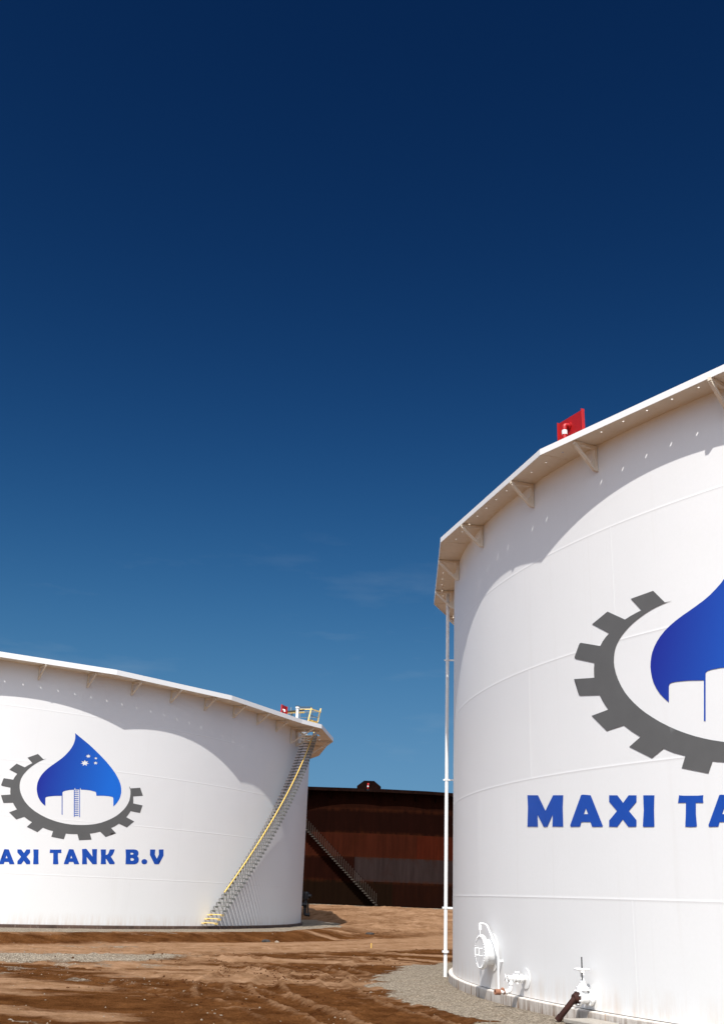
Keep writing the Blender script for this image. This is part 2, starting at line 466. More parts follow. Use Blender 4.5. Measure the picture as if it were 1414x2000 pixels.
def make_shell(T, parent, mat, seams, vseams, height, n=512, plate=None, seamcol=False):
    """the plate wall: one lathe with raised weld beads, plus raised upright welds"""
    R = T['R']
    bead, bw, sup = .0009, .006, .05
    zs = [0.0, .03]
    prof = [(0., R), (.04, R)]
    for z in seams:
        prof += [(z - .26, R), (z - sup, R), (z - bw, R), (z - bw * .4, R + bead), (z + bw * .4, R + bead), (z + bw, R), (z + sup, R), (z + .26, R)]
    prof += [(height, R)]
    V = []; F = []; S = []
    for z, r in prof:
        for k in range(n):
            a = 2 * math.pi * k / n; V.append((r * math.cos(a), r * math.sin(a), z))
    for i in range(len(prof) - 1):
        for k in range(n):
            F.append((i * n + k, i * n + (k + 1) % n, (i + 1) * n + (k + 1) % n, (i + 1) * n + k)); S.append(True)
    for az, za, zb in vseams:
        w = .009; h = .0016
        prm = []
        for zz in (za + .014, zb - .014):
            for s_, hh in ((-1, -.0008), (-.4, h), (.4, h), (1, -.0008)):
                a = R_(az) + s_ * w / R
                prm.append(((R + hh) * math.cos(a), (R + hh) * math.sin(a), zz))
        b = len(V); V += prm
        for k in range(3): F.append((b + k, b + k + 1, b + 5 + k, b + 4 + k)); S.append(False)
    me = bpy.data.meshes.new('shell'); me.from_pydata(V, [], F)
    me.polygons.foreach_set('use_smooth', S)
    at = me.color_attributes.new('plate', 'FLOAT_COLOR', 'CORNER')
    buf = np.ones((len(me.loops), 4), np.float32)
    sbuf = np.zeros((len(me.loops), 4), np.float32)
    li = 0
    edges_z = [0] + list(seams) + [height]
    for f in F:
        zc = sum(V[i][2] for i in f) / 4; xa = sum(V[i][0] for i in f); ya = sum(V[i][1] for i in f)
        c = plate(zc, math.degrees(math.atan2(ya, xa)), edges_z) if plate else (.5, .5, .5)
        for i in f:
            buf[li, :3] = c
            if seamcol:
                d = min(abs(V[i][2] - s_) for s_ in edges_z[1:-1])
                sbuf[li, :3] = 1 if d < .2 else 0
            li += 1
    at.data.foreach_set('color', buf.ravel())
    if seamcol:
        a2 = me.color_attributes.new('seam', 'FLOAT_COLOR', 'CORNER'); a2.data.foreach_set('color', sbuf.ravel())
    me.materials.append(mat)
    o = bpy.data.objects.new('shell', me); COL.objects.link(o); o.parent = parent
    return o

def make_deck(T, parent, mat, corners, ztop, fascia, holes, opening=None, hole_r=.02, fmat=None):
    """wind girder: a many-sided plate round the rim, drain holes cut through it, with an upstand lip on its edge.
    corners: list of (azimuth, radius); holes: list of (azimuth, radius)"""
    R = T['R']; mb = MB(); fb = MB(); th = .009
    n = len(corners)
    for i in range(n):
        a0, r0 = corners[i]; a1, r1 = corners[(i + 1) % n]
        if a1 < a0: a1 += 360
        p0, p1 = polar(r0, a0), polar(r1, a1)
        loop = [(p0.x, p0.y), (p1.x, p1.y)]
        m = 14
        for k in range(m + 1):
            q = polar(R - .03, a1 + (a0 - a1) * k / m); loop.append((q.x, q.y))
        loops = [loop]
        for (ha, hr) in holes:
            if a0 < ha < a1:
                q = polar(hr, ha)
                loops.append([(q.x + hole_r * math.cos(t), q.y + hole_r * math.sin(t)) for t in [2 * math.pi * j / 10 for j in range(10)]])
        if opening:
            oa0, oa1, or0, or1 = opening
            if a0 < oa0 and oa1 < a1 + 1e-6:
                lp = [polar(or0, oa0 + (oa1 - oa0) * k / 6) for k in range(7)] + [polar(or1, oa1 - (oa1 - oa0) * k / 6) for k in range(7)]
                loops.append([(q.x, q.y) for q in lp])
        verts = []; edges = []
        for lp in loops:
            b = len(verts); verts += lp; edges += [(b + k, b + (k + 1) % len(lp)) for k in range(len(lp))]
        vo, _, fo, _, _, _ = delaunay_2d_cdt([Vector(v) for v in verts], edges, [], 0, 1e-5)
        fs = [tuple(f) for f in fo if inside(sum(vo[j].x for j in f) / 3, sum(vo[j].y for j in f) / 3, loops)]
        fs = [f if (vo[f[1]] - vo[f[0]]).cross(vo[f[2]] - vo[f[0]]) > 0 else f[::-1] for f in fs]
        mb.add([(v.x, v.y, ztop + th) for v in vo], fs)
        mb.add([(v.x, v.y, ztop) for v in vo], [f[::-1] for f in fs])
        for lp in loops[1:]:
            k = len(lp)
            mb.add([(x, y, ztop) for x, y in lp] + [(x, y, ztop + th) for x, y in lp], [(j, (j + 1) % k, k + (j + 1) % k, k + j) for j in range(k)])
        # upstand lip along the outer edge
        d = (p1 - p0).normalized(); nrm = Vector((d.y, -d.x, 0))
        if nrm.dot(p0) < 0: nrm = -nrm
        o0 = p0 + nrm * .002; o1 = p1 + nrm * .002
        fb.frame_box((o0 + o1) / 2 + Vector((0, 0, ztop + fascia / 2 - .02)), (p1 - p0) / 2, nrm * .006, Vector((0, 0, fascia / 2 + .004)))
        # lap strip under the joint
        q0, q1 = polar(R + .02, a0, ztop - .004), polar(r0 - .03, a0, ztop - .004)
        mb.bar(q0, q1, .03, .008)
    g = mb.build('wind_girder', mat, parent)
    fb.build('fascia', fmat or FASCIA, g)
    return g

def bracket_mesh(T, ztop, depth, height, w):
    """triangular bracket: top bar under the deck, upright on the shell, sloping strut, corner gussets"""
    R = T['R']; mb = MB()
    x0, x1 = R + .012, R + depth
    zt, zb = ztop - .012, ztop - height
    mb.frame_box(((x0 + x1) / 2, 0, zt - w / 2), ((x1 - x0) / 2, 0, 0), (0, w * .45, 0), (0, 0, w / 2))
    mb.frame_box((x0 + w / 2, 0, (zt - w + zb) / 2 - .001), (w / 2, 0, 0), (0, w * .42, 0), (0, 0, (zt - w - zb) / 2))
    mb.bar((x0 + w * .9, 0, zb + .02), (x1 - .03, 0, zt - w - .004), w * .8, w * .9, (0, 1, 0))
    # gusset plates filling the lower corner
    g = [(x0 + w, -.004, zb + .02), (x0 + w + .10, -.004, zb + .17), (x0 + w, -.004, zb + .27)]
    mb.add(g + [(x, .004, z) for x, _, z in g], [(0, 1, 2), (5, 4, 3), (0, 3, 4, 1), (1, 4, 5, 2), (2, 5, 3, 0)])
    return mb

def brackets(T, parent, mat, azs, ztop, depth, height, w):
    o0 = bracket_mesh(T, ztop, depth, height, w).build('bracket', mat, parent)
    o0.rotation_euler[2] = R_(azs[0])
    for az in azs[1:]:
        o = o0.copy(); COL.objects.link(o); o.parent = parent; o.rotation_euler[2] = R_(az)

def foam_chamber(parent, T, az, zdeck, w, h, plate_mat, pipe_mats, r_plate, thick=.02, trap=False, scale=1.0):
    """upright shield plate on the rim with a gooseneck pipe in front of it"""
    e = bpy.data.objects.new('foam_chamber', None); COL.objects.link(e); e.parent = parent
    e.location = polar(r_plate, az, zdeck); e.rotation_euler[2] = R_(az)
    mb = MB()
    if trap:
        pts = [(-w / 2, 0), (w / 2, 0), (w / 2, h * .45), (w * .21, h), (-w * .21, h), (-w / 2, h * .45)]
    else:
        pts = [(-w / 2, .0), (w / 2, .0), (w / 2, h), (-w / 2, h)]
    n = len(pts)
    mb.add([(thick / 2, y, z) for y, z in pts] + [(-thick / 2, y, z) for y, z in pts],
           [tuple(range(n)), tuple(range(2 * n - 1, n - 1, -1))] + [(k, n + k, n + (k + 1) % n, (k + 1) % n) for k in range(n)])
    if not trap:
        for s in (-1, 1): mb.frame_box((.045, s * (w / 2 - .004), h / 2), (.033, 0, 0), (0, .004, 0), (0, 0, h / 2 - .006))
        mb.frame_box((.03, 0, h * .16), (.02, 0, 0), (0, w / 2 - .012, 0), (0, 0, .012))
    else:
        for s in (-1, 1): mb.frame_box((.04, s * w * .21, h / 2 - .02), (.025, 0, 0), (0, .012, 0), (0, 0, h / 2 - .03))
    mb.build('shield_plate', plate_mat, e)
    s = scale; xo = .13 * s; yp = -.10
    pm, bandm, flm = pipe_mats
    mb = MB(); mb.tube(fillet([(xo, yp, .02), (xo, yp, .50 * s), (.0, yp + .02, .50 * s)], .14 * s), .056 * s, 14)
    mb.lathe((thick / 2, yp + .02, .50 * s), (1, 0, 0), [(0, .085 * s), (.03 * s, .085 * s)], 16)
    mb.build('gooseneck_pipe', pm, e)
    mb = MB(); mb.lathe((xo, yp, .27 * s), (0, 0, 1), [(0, .057 * s), (.0, .062 * s), (.10 * s, .062 * s), (.1 * s, .057 * s)], 16); mb.build('band', bandm, e)
    mb = MB(); mb.lathe((xo, yp, 0.012), (0, 0, 1), [(0, .135 * s), (.06 * s, .135 * s), (.06 * s, .075 * s), (.13 * s, .066 * s)], 20); mb.build('flange', flm, e)
    return e

def ring(T, name, label, mat, dr, zb, parent=None, tag_=True):
    R = T['R']; mb = MB(); n = 360
    b = .025
    prof = [(zb, R + dr), (-b - .012, R + dr), (-.012 - b * .3, R + dr - b * .3), (-.012, R + dr - b), (-.012, R - .3)]
    V = []; F = []
    for z, r in prof:
        for k in range(n): V.append((r * math.cos(2 * math.pi * k / n), r * math.sin(2 * math.pi * k / n), z))
    for i in range(len(prof) - 1):
        for k in range(n): F.append((i * n + k, i * n + (k + 1) % n, (i + 1) * n + (k + 1) % n, (i + 1) * n + k))
    me = bpy.data.meshes.new(name); me.from_pydata(V, [], F); me.materials.append(mat)
    at = me.color_attributes.new('low', 'FLOAT_COLOR', 'POINT')
    for i in range(len(V)): at.data[i].color = (1.25, 1.25, 1.25, 1) if i < n else ((.55, .55, .55, 1) if i < 2 * n else (.0, .0, .0, 1))
    o = bpy.data.objects.new(name, me); COL.objects.link(o); o.location = (T['cx'], T['cy'], T['z0'])
    tag(o, label, 'foundation')
    return o

def roof(T, parent, z, mat):
    mb = MB(); n = 96
    mb.add([polar(T['R'] - .05, 360 * k / n, z) for k in range(n)] + [(0, 0, z + .6)], [(k, (k + 1) % n, n) for k in range(n)])
    mb.build('floating_roof', mat, parent)

CN = 2.44
# ---- near white tank (right)
tr_ = thing('storage_tank', 'big white tank close by at the right, with blue MAXI TA lettering', 'storage tank', (TR['cx'], TR['cy'], TR['z0']))
sm = [TR['c1'] + CN * k for k in range(4)]
vs = []
for ci, a in enumerate((-152.1, -171.1, -161.6, -152.3, -142.8)):
    zz = ([0] + sm + [TR['top'] + .1])
    for k in range(-1, 4):
        vs.append((a + 28.5 * k, zz[ci], zz[ci + 1]))
def plate_tone(vals, starts, span):
    def f(z, az, ez):
        ci = max(i for i in range(len(ez) - 1) if z >= ez[i] - 1e-6)
        k = math.floor(((az - starts[ci % len(starts)]) % 360) / span)
        return (vals[(ci * 5 + k * 3) % len(vals)],) * 3
    return f
make_shell(TR, tr_, WHITE, sm, vs, TR['top'] + .3, plate=plate_tone((.2, .9, .45, .0, .7, .3, 1., .1), (-152.1, -171.1, -161.6, -152.3, -142.8), 28.5))
zt = TR['top']
cor = [(-173.9 + 18 * k, TR['R'] + .80) for k in range(20)]
cor = sorted(((a + 180) % 360 - 180, r) for a, r in cor)
hl = []
for k in range(-2, 6):
    a0 = -173.9 + 18 * k
    for j in range(10):
        hl.append((((a0 + 18 * (j + .5) / 10) + 180) % 360 - 180, TR['R'] + .43 + .06 * (1 - abs(j - 4.5) / 4.5) * -1))
make_deck(TR, tr_, DECK_PAINT, cor, zt, .135, hl, hole_r=.0235)
brackets(TR, tr_, DECK_PAINT, [-196.6, -187.5, -178.4, -169.5, -160.4, -153.2, -143.1, -134.2, -125.2, -116.2, -107.2, -98.2, -89.2], zt, .62, .60, .075)
roof(TR, tr_, zt - 1.2, ROOFM)
foam_chamber(tr_, TR, -153.9, zt + .012, .86, .71, RED, (RED, WHITE_STEEL, WHITE_STEEL), TR['R'] + .45)['label'] = 'red shield plate with red gooseneck pipe banded in white'
ring(TR, 'foundation_ring', 'pale concrete ring with rust stains under the near white tank', CONC, .115, -.34)

# ---- far white tank (left)
tl_ = thing('storage_tank', 'white tank at the left with yellow railed staircase and AXI TANK B.V lettering', 'storage tank', (TL['cx'], TL['cy'], TL['z0']))
sm = [TL['c1'] + CN * k for k in range(4)]
vs = []
for ci, a in enumerate((-43.5, -50.3, -57.1, -43.5, -50.3)):
    zz = ([0] + sm + [TL['top'] + .1])
    for k in range(-3, 4): vs.append((a + 20.4 * k, zz[ci], zz[ci + 1]))
make_shell(TL, tl_, WHITE, sm, vs, TL['top'] + .3, n=640, plate=plate_tone((.4, .0, .8, .2, 1., .5, .1, .7), (-43.5, -50.3, -57.1), 20.4))
zt = TL['top']; RL = TL['R']
cor = []
for k in range(24):
    a = (-48.1 + 15 * k + 180) % 360 - 180
    if -17 < a < -1: continue                                # replaced by the wider stair landing
    cor.append((a, RL + 1.1))
cor += [(-17.6, RL + 1.2), (-13.9, RL + 1.86), (-3.1, RL + 1.66), (1.5, RL + 1.15)]
cor = sorted(set((round(a, 3), r) for a, r in cor if abs(a + 18.1) > .05))
hl = []
for k in range(-1, 3):
    for j in range(9): hl.append((-48.1 + 15 * k + 15 * (j + .5) / 9, RL + .55))
make_deck(TL, tl_, DECK_PAINT, cor, zt, .24, hl, opening=(-11.0, -7.4, RL + .12, RL + 1.05), hole_r=.027)
brackets(TL, tl_, DECK_PAINT, [-54.9 + 5 * k for k in range(-5, 8)] + [1.5], zt, .84, .66, .075)
brackets(TL, tl_, DECK_PAINT, [-14.7, -12.2, -3.3], zt, 1.5, 1.0, .085)
roof(TL, tl_, zt - 1.2, ROOFM)
foam_chamber(tl_, TL, -21.2, zt + .012, .76, .74, RED, (WHITE_STEEL, RED, WHITE_STEEL), RL + .75, scale=.9)['label'] = 'small red shield plate with white pipe'
ring(TL, 'foundation_ring', 'low dark stained ring under the white tank with the staircase', paint('dark_stained_concrete', (.085, .050, .036), .85, .5, 1.2, (.36, .31, .27), .5), .1, -.3)

# ---- rusty tank behind
tu_ = thing('storage_tank', 'dark rust brown tank in the gap behind both white tanks', 'storage tank', (TU['cx'], TU['cy'], TU['z0']))
sm = [TU['c1'] + 2.2 * k for k in range(4)]
PC = [lin((24, 15, 9)), lin((30, 12, 8)), lin((53, 23, 14)), lin((25, 10, 7)), lin((34, 15, 9))]
def rust_tone(z, az, ez):
    ci = max(i for i in range(len(ez) - 1) if z >= ez[i] - 1e-6)
    c = PC[min(ci, 4)]
    if ci == 1 and az > -93.0: c = lin((46, 37, 36))
    if ci == 0 and az > -84.0: c = lin((30, 14, 9))
    if ci == 2 and az > -78.5: c = lin((60, 23, 13))
    return c
VSU = [(-93.0, sm[0], sm[1]), (-84., 0, sm[0]), (-99., 0, sm[0]), (-88.5, sm[1], sm[2]), (-95.5, sm[2], sm[3]), (-86., sm[3], TU['top'])]
make_shell(TU, tu_, RUST, sm, VSU, TU['top'] + .2, n=448, plate=rust_tone, seamcol=True)
cor = [(-77.5 + 10 * k, TU['R'] + .95) for k in range(-1, 24)] + [(-109.0, TU['R'] + 1.9), (-117.0, TU['R'] + 1.7)]
cor = sorted(((a + 180) % 360 - 180, r) for a, r in cor)
make_deck(TU, tu_, RUST_STEEL, cor, TU['top'], .30, [], hole_r=.02, fmat=RUST_STEEL)
brackets(TU, tu_, RUST_STEEL, [-114.0 + 4.95 * k for k in range(11)], TU['top'], .75, .7, .09)
roof(TU, tu_, TU['top'] - 1.2, RUST_STEEL)
foam_chamber(tu_, TU, -90.45, TU['top'] + .1, 2.35, .95, RUST_STEEL, (RED, WHITE_STEEL, BLACK), TU['R'] + .6, thick=.04, trap=True, scale=1.25)['label'] = 'rusty trapezoid shield plate with red and white pipe'

# ------------------------------------------------------------------ logos and lettering painted on both white tanks
def drop_tint(xf_inv):
    c0, c1, c2 = lin((34, 46, 142)), lin((33, 80, 172)), lin((32, 104, 204))
    def f(x, y):
        X, Y = xf_inv(x, y)
        t = ((X - 75) * .97 + (Y - 1530) * .22) / 140.0
        t = max(0, min(1, t))
        a, b, u = (c0, c1, t / .5) if t < .5 else (c1, c2, (t - .5) / .5)
        return tuple(a[i] + (b[i] - a[i]) * u for i in range(3))
    return f
idt = lambda p: p
toR = lambda p: (p[0] * 2.1369 + 1114.4, (p[1] - 1400) * 2.141 + 998.7)
invR = lambda x, y: ((x - 1114.4) / 2.1369, (y - 998.7) / 2.141 + 1400)
for T, par, xf, inv, st in ((TL, tl_, idt, lambda x, y: (x, y), 6), (TR, tr_, toR, invR, 13)):
    decal('logo_gear', GEAR, xf, T, .0075, st, GREY_LOGO, par)
    decal('logo_drop', DROPL, xf, T, .0075, st, DROP, par, drop_tint(inv))
    decal('logo_ladder', LADDER, xf, T, .0082, st, DROP, par, drop_tint(inv))
    word = bpy.data.objects.new('lettering', None); COL.objects.link(word); word.parent = par
    word['label'] = 'blue block letters reading MAXI TANK B.V'
    for grp in ([0], [1, 2], [3], [4], [5], [6, 7], [8], [9], [10, 11, 12], [13], [14]):
        decal('letter' if grp != [13] else 'full_stop', [TEXT[q] for q in grp], xf, T, .0075, st, BLUE_LOGO, word)

# ------------------------------------------------------------------ fittings on the near tank
def radial(az): return Vector((math.cos(R_(az)), math.sin(R_(az)), 0)), Vector((-math.sin(R_(az)), math.cos(R_(az)), 0))
RR = TR['R']
def sub(name, parent, mat, mb, bevel=0): return mb.build(name, mat, parent, bevel)
def part(name, parent, loc=(0, 0, 0)):
    e = bpy.data.objects.new(name, None); COL.objects.link(e); e.parent = parent; e.location = loc; return e

# manway with bolted cover and davit arm
AZM, ZM, OM = -168.05, .765, .27
n_, t_ = radial(AZM)
mw = part('manway', tr_, n_ * RR + Vector((0, 0, ZM)))
mb = MB(); mb.lathe(n_ * -.05, n_, [(0, .27), (OM - .0, .27)], 40)
mb.lathe(n_ * .003, n_, [(0, .40), (.012, .40), (.012, .2)], 40, caps=False)
sub('neck', mw, WHITE_STEEL, mb)
mb = MB(); mb.lathe(n_ * (OM - .03), n_, [(0, .2), (0, .365), (.032, .365), (.032, .2)], 48, caps=False); sub('flange', mw, WHITE_STEEL, mb)
mb = MB(); mb.lathe(n_ * (OM + .006), n_, [(0, .365), (.03, .365), (.036, .355), (.036, .30), (.033, .295)], 48); sub('cover', mw, WHITE_STEEL, mb)
mb = MB()
for k in range(36):
    a = 2 * math.pi * k / 36
    c = n_ * (OM - .055) + t_ * .332 * math.cos(a) + Vector((0, 0, .332 * math.sin(a)))
    mb.lathe(c, n_, [(0, .014), (.108, .014), (.108, .009), (.118, .009)], 6)
sub('bolts', mw, WHITE_STEEL, mb)
for s in (-1, 1):
    mb = MB(); y0 = s * .14
    b0 = n_ * (OM + .036) + t_ * (y0 + .0)
    mb.tube(fillet([b0 + Vector((0, 0, .075)), b0 + n_ * .075 + Vector((0, 0, .075)), b0 + n_ * .075 - Vector((0, 0, .075)), b0 - Vector((0, 0, .075))], .012), .011, 8)
    sub('handle', mw, WHITE_STEEL, mb)
n2, t2 = radial(-166.35)
dv = part('davit_arm', mw)
o_ = -(n_ * RR + Vector((0, 0, ZM)))
pts = [n2 * (RR + .10) + Vector((0, 0, .0)), n2 * (RR + .10) + Vector((0, 0, .80)),
       radial(-168.2)[0] * (RR + .13) + Vector((0, 0, 1.35)), radial(-168.7)[0] * (RR + .23) + Vector((0, 0, 1.37)), radial(-168.75)[0] * (RR + .25) + Vector((0, 0, 1.31))]
mb = MB(); mb.tube([p + o_ for p in fillet(pts, .10)], .021, 10)
c = n2 * (RR + .05) + Vector((0, 0, .62)) + o_; mb.frame_box(c, n2 * .05, t2 * .02, Vector((0, 0, .02)))
sub('davit_pipe', mw, WHITE_STEEL, mb); bpy.data.objects.remove(dv)
c = radial(-168.7)[0] * (RR + .235) + Vector((0, 0, 1.29)) + o_
mb = MB(); mb.frame_box(c, n_ * .03, t_ * .03, Vector((0, 0, .06))); mb.tube([c, n_ * (OM + .03) + Vector((0, 0, .34))], .006, 6)
sub('hanger', mw, WHITE_STEEL, mb)

# small drain nozzle with elbow
AZN, ZN = -162.8, .356
n_, t_ = radial(AZN); up = Vector((0, 0, 1))
nv = part('drain_nozzle', tr_, n_ * RR + up * ZN)
mb = MB(); mb.lathe(n_ * .004, n_, [(0, .20), (.014, .20), (.014, .05)], 32); sub('pad', nv, WHITE_STEEL, mb)
mb = MB(); mb.lathe(n_ * 0, n_, [(0, .05), (.10, .05), (.10, .085), (.125, .085), (.128, .085), (.15, .085), (.15, .06), (.19, .075), (.23, .075), (.25, .055), (.28, .085), (.305, .085), (.305, .05), (.40, .048), (.40, .062), (.43, .062), (.43, .03)], 18)
mb.lathe(n_ * .21 + up * .03, up, [(0, .05), (.07, .045), (.07, .06), (.10, .058)], 12)
mb.lathe(n_ * .21 - up * .11, up, [(0, .035), (.08, .04)], 12)
sub('valve_body', nv, WHITE_STEEL, mb)
mb = MB()
h0 = n_ * .46
mb.tube([h0 - n_ * .04, h0], .012, 8)
mb.tube([h0 + t_ * -.09 - up * .05, h0 + t_ * .09 + up * .05], .010, 8); mb.tube([h0 + t_ * -.05 + up * .07, h0 + t_ * .05 - up * .07], .010, 8)
sub('handle', nv, WHITE_STEEL, mb)
mb = MB(); mb.tube(fillet([n_ * .36 + up * 0., n_ * .36 - up * .255, n_ * .62 - up * .265], .09), .04, 14)
mb.lathe(n_ * .36 - up * .12, up, [(0, .04), (0, .054), (.05, .054), (.05, .04)], 14, caps=False)
mb.lathe(n_ * .44 - up * .26, n_, [(0, .04), (0, .052), (.04, .052), (.04, .04)], 14, caps=False)
sub('elbow_pipe', nv, WHITE_STEEL, mb)
mb = MB(); mb.lathe(n_ * .60 - up * .265, n_, [(0, .05), (0, .056), (.12, .056), (.12, .035), (.02, .03)], 16, caps=False)
mb.lathe(n_ * .60 - up * .265, n_, [(-.10, .041), (-.10, .05), (-.07, .05), (-.07, .041)], 16, caps=False)
mb.lathe(n_ * .545 - up * .24, up, [(0, .035), (.045, .035), (.06, .02), (.06, 0)], 12)
sub('outlet_coupling', nv, RUST_FIT, mb)['label'] = 'rusty outlet end'

# gate valve with handwheel and rusty drain pipe
AZG, ZG = -155.55, .215
n_, t_ = radial(AZG)
gv = part('gate_valve', tr_, n_ * RR + up * ZG)
pl = [(-.19, -.21), (.19, -.21), (.19, .02)] + [(.19 * math.cos(R_(a)), .02 + .19 * math.sin(R_(a))) for a in range(15, 180, 15)] + [(-.19, .02)]
mb = MB(); k = len(pl)
mb.add([n_ * .012 + t_ * x + up * z for x, z in pl] + [n_ * -.004 + t_ * x + up * z for x, z in pl], [tuple(range(k)), tuple(range(2 * k - 1, k - 1, -1))] + [(i, k + i, k + (i + 1) % k, (i + 1) % k) for i in range(k)])
sub('pad', gv, WHITE_STEEL, mb)
mb = MB(); mb.lathe(n_ * 0, n_, [(0, .085), (.10, .085), (.10, .145), (.125, .145), (.128, .145), (.153, .145), (.153, .09), (.20, .105), (.32, .105), (.36, .09), (.36, .145), (.39, .145), (.39, .10), (.35, .095)], 28, caps=False)
for r0 in (.113, .375):
    for q in range(8):
        a = 2 * math.pi * (q + .5) / 8
        mb.lathe(n_ * (r0 - .02) + t_ * .12 * math.cos(a) + up * .12 * math.sin(a), n_, [(0, .014), (.07, .014)], 6)
vc = n_ * .26
mb.lathe(vc + up * .05, up, [(0, .085), (.075, .085), (.075, .125), (.10, .125), (.103, .125), (.128, .125), (.128, .10), (.17, .07), (.21, .045), (.21, .055), (.24, .055)], 24)
for s in (-1, 1): mb.frame_box(vc + t_ * .035 * s + up * .36, n_ * .012, t_ * .008, up * .075)
mb.lathe(vc + up * .43, up, [(0, .05), (.03, .05), (.03, .03), (.05, .03)], 16)
sub('valve_body', gv, WHITE_STEEL, mb)
mb = MB(); m_ = 28; wr = .135; wz = .485
mb.tube([vc + n_ * wr * math.cos(2 * math.pi * q / m_) + t_ * wr * math.sin(2 * math.pi * q / m_) + up * wz for q in range(m_ + 1)], .016, 8, caps=False)
for q in range(4):
    a = R_(90 * q + 20); mb.tube([vc + up * wz, vc + (n_ * math.cos(a) + t_ * math.sin(a)) * wr + up * wz], .011, 6)
mb.lathe(vc + up * (wz - .02), up, [(0, .03), (.04, .03)], 12)
sub('handwheel', gv, WHITE_STEEL, mb)
mb = MB(); mb.tube([vc + up * .28, vc + up * .70], .012, 8); sub('stem', gv, BLACK, mb)
# rusty pipe: short elbow out of the outlet, then leaning down to the ground
end = Vector((3.98, 21.25, 0.055)) - Vector((TR['cx'], TR['cy'], TR['z0'])) - (n_ * RR + up * ZG)
st = n_ * .44 + up * 0.0
mb = MB(); mb.lathe(n_ * .385, n_, [(0, .11), (.02, .11), (.06, .085), (.10, .062)], 20)
mb.tube(fillet([n_ * .40, st + n_ * .05 - up * .01, end], .05), [.06] + [.052] * 8, 16) if False else mb.tube([n_ * .40, n_ * .45 - up * .015, n_ * .49 - up * .05] + [n_ * .49 - up * .05 + (end - (n_ * .49 - up * .05)) * q for q in (.3, .7, 1.)], .053, 16)
ed = (end - (n_ * .49 - up * .05)).normalized()
mb.lathe(end - ed * .10, ed, [(0, .053), (0, .062), (.10, .062), (.10, .045), (.02, .04)], 16, caps=False)
sub('drain_pipe', gv, RUST_PIPE, mb)['label'] = 'dark rusty drain pipe leaning to the ground'

# standpipe beside the tank
sp = thing('standpipe', 'tall thin white pipe standing at the left edge of the near white tank', 'pipe', (2.89, 32.45, .10))
mb = MB(); mb.tube([(0, 0, -.1), (0, 0, 11.36)], .053, 18); sub('pipe', sp, WHITE_STEEL, mb)
cc = Vector((TR['cx'], TR['cy'], 0)) - Vector((2.89, 32.45, 0)); dist = cc.length - RR; cu = cc.normalized()
for zz in (EYE - .172 - .1, EYE + 3.48 - .1, EYE + 7.19 - .1):
    mb = MB(); mb.bar(Vector((0, 0, zz)) - cu * .10, Vector((0, 0, zz)) + cu * (dist + .004), .03, .05)
    mb.lathe((0, 0, zz - .025), (0, 0, 1), [(0, .056), (0, .068), (.05, .068), (.05, .056)], 18, caps=False)
    sub('clamp', sp, WHITE_STEEL, mb)
mb = MB(); mb.lathe((0, 0, EYE - 1.385 - .1), (0, 0, 1), [(0, .056), (0, .098), (.026, .098), (.03, .098), (.056, .098), (.056, .056)], 20, caps=False); sub('coupling', sp, WHITE_STEEL, mb)
mb = MB(); mb.lathe((0, 0, 11.33), (0, 0, 1), [(0, .056), (0, .085), (.03, .085), (.03, .056)], 20, caps=False); mb.tube(fillet([(.0, 0, 11.34), Vector((0, 0, 11.36)) - cu * .13], .02), .02, 8); sub('collar', sp, WHITE_STEEL, mb)

# ------------------------------------------------------------------ staircases
def staircase(parent, T, az0, z0, slope, nst, rise, r_in, r_out, mats, rail_r, rail_h, base, yellow=0, per=1, rail_start=0, treadt=.035, stringer=None, direction=1):
    st_ = part('staircase', parent)
    tm, bm, rm = mats
    R = T['R']
    dz = rise; da = rise / slope * direction
    w = .23 / R                                                   # half going, radians around
    def tread(i, m):
        az = az0 + da * i; z = z0 + dz * i
        n_, t_ = radial(az)
        mb = MB()
        mb.frame_box(n_ * (R + (r_in + r_out) / 2) + up * z, n_ * ((r_out - r_in) / 2), t_ * .125, up * treadt / 2)
        # turned-down ends
        for rr in (r_in + .01, r_out - .01):
            mb.frame_box(n_ * (R + rr) + up * (z - .03 - treadt / 2), n_ * .008, t_ * .12, up * .03)
        mb.bar(n_ * (R + .003) + up * (z - .03), n_ * (R + r_in + .02) + up * (z - .03), .05, .05)
        return mb.build('tread', m, st_)
    for i in range(nst): tread(i, YELLOW_PALE if i < yellow else tm)
    first = None
    for i in range(rail_start, nst):
        az = az0 + da * i; z = z0 + dz * i; n_, t_ = radial(az)
        if first is None:
            mb = MB(); c = Vector((R + r_out + .012, 0, 0))
            mb.frame_box(c + up * (rail_h / 2 - .05), Vector((.012, 0, 0)), Vector((0, .016, 0)), up * (rail_h / 2 + .05))
            first = mb.build('baluster', bm, st_); o = first
        else:
            o = first.copy(); COL.objects.link(o); o.parent = st_
        o.rotation_euler[2] = R_(az); o.location = (0, 0, z)
    pts = [radial(az0 + da * i)[0] * (R + r_out + .012) + up * (z0 + dz * i + rail_h + .02) for i in range(rail_start, nst + 1)]
    mb = MB(); mb.tube(pts, rail_r, 10); sub('handrail', st_, rm, mb)
    if stringer:
        mb = MB(); P = []
        for i in range(-1, nst + 1):
            n_, t_ = radial(az0 + da * i)
            for rr in (r_out - .004, r_out + .004):
                for dzz in (-stringer, .02): P.append(n_ * (R + rr - .02) + up * (z0 + dz * i + dzz))
        F = []
        for k in range(nst + 1):
            b = 4 * k
            F += [(b, b + 4, b + 5, b + 1), (b + 2, b + 3, b + 7, b + 6), (b + 1, b + 5, b + 7, b + 3), (b, b + 2, b + 6, b + 4)]
        mb.add(P, F); sub('stringer', st_, tm, mb)
    return st_
s_l = staircase(tl_, TL, -32.35, .17, .4705, 57, .20, .20, .95, (GALV, GALV, YELLOW), .033, 1.05, 0, yellow=3, rail_start=2)
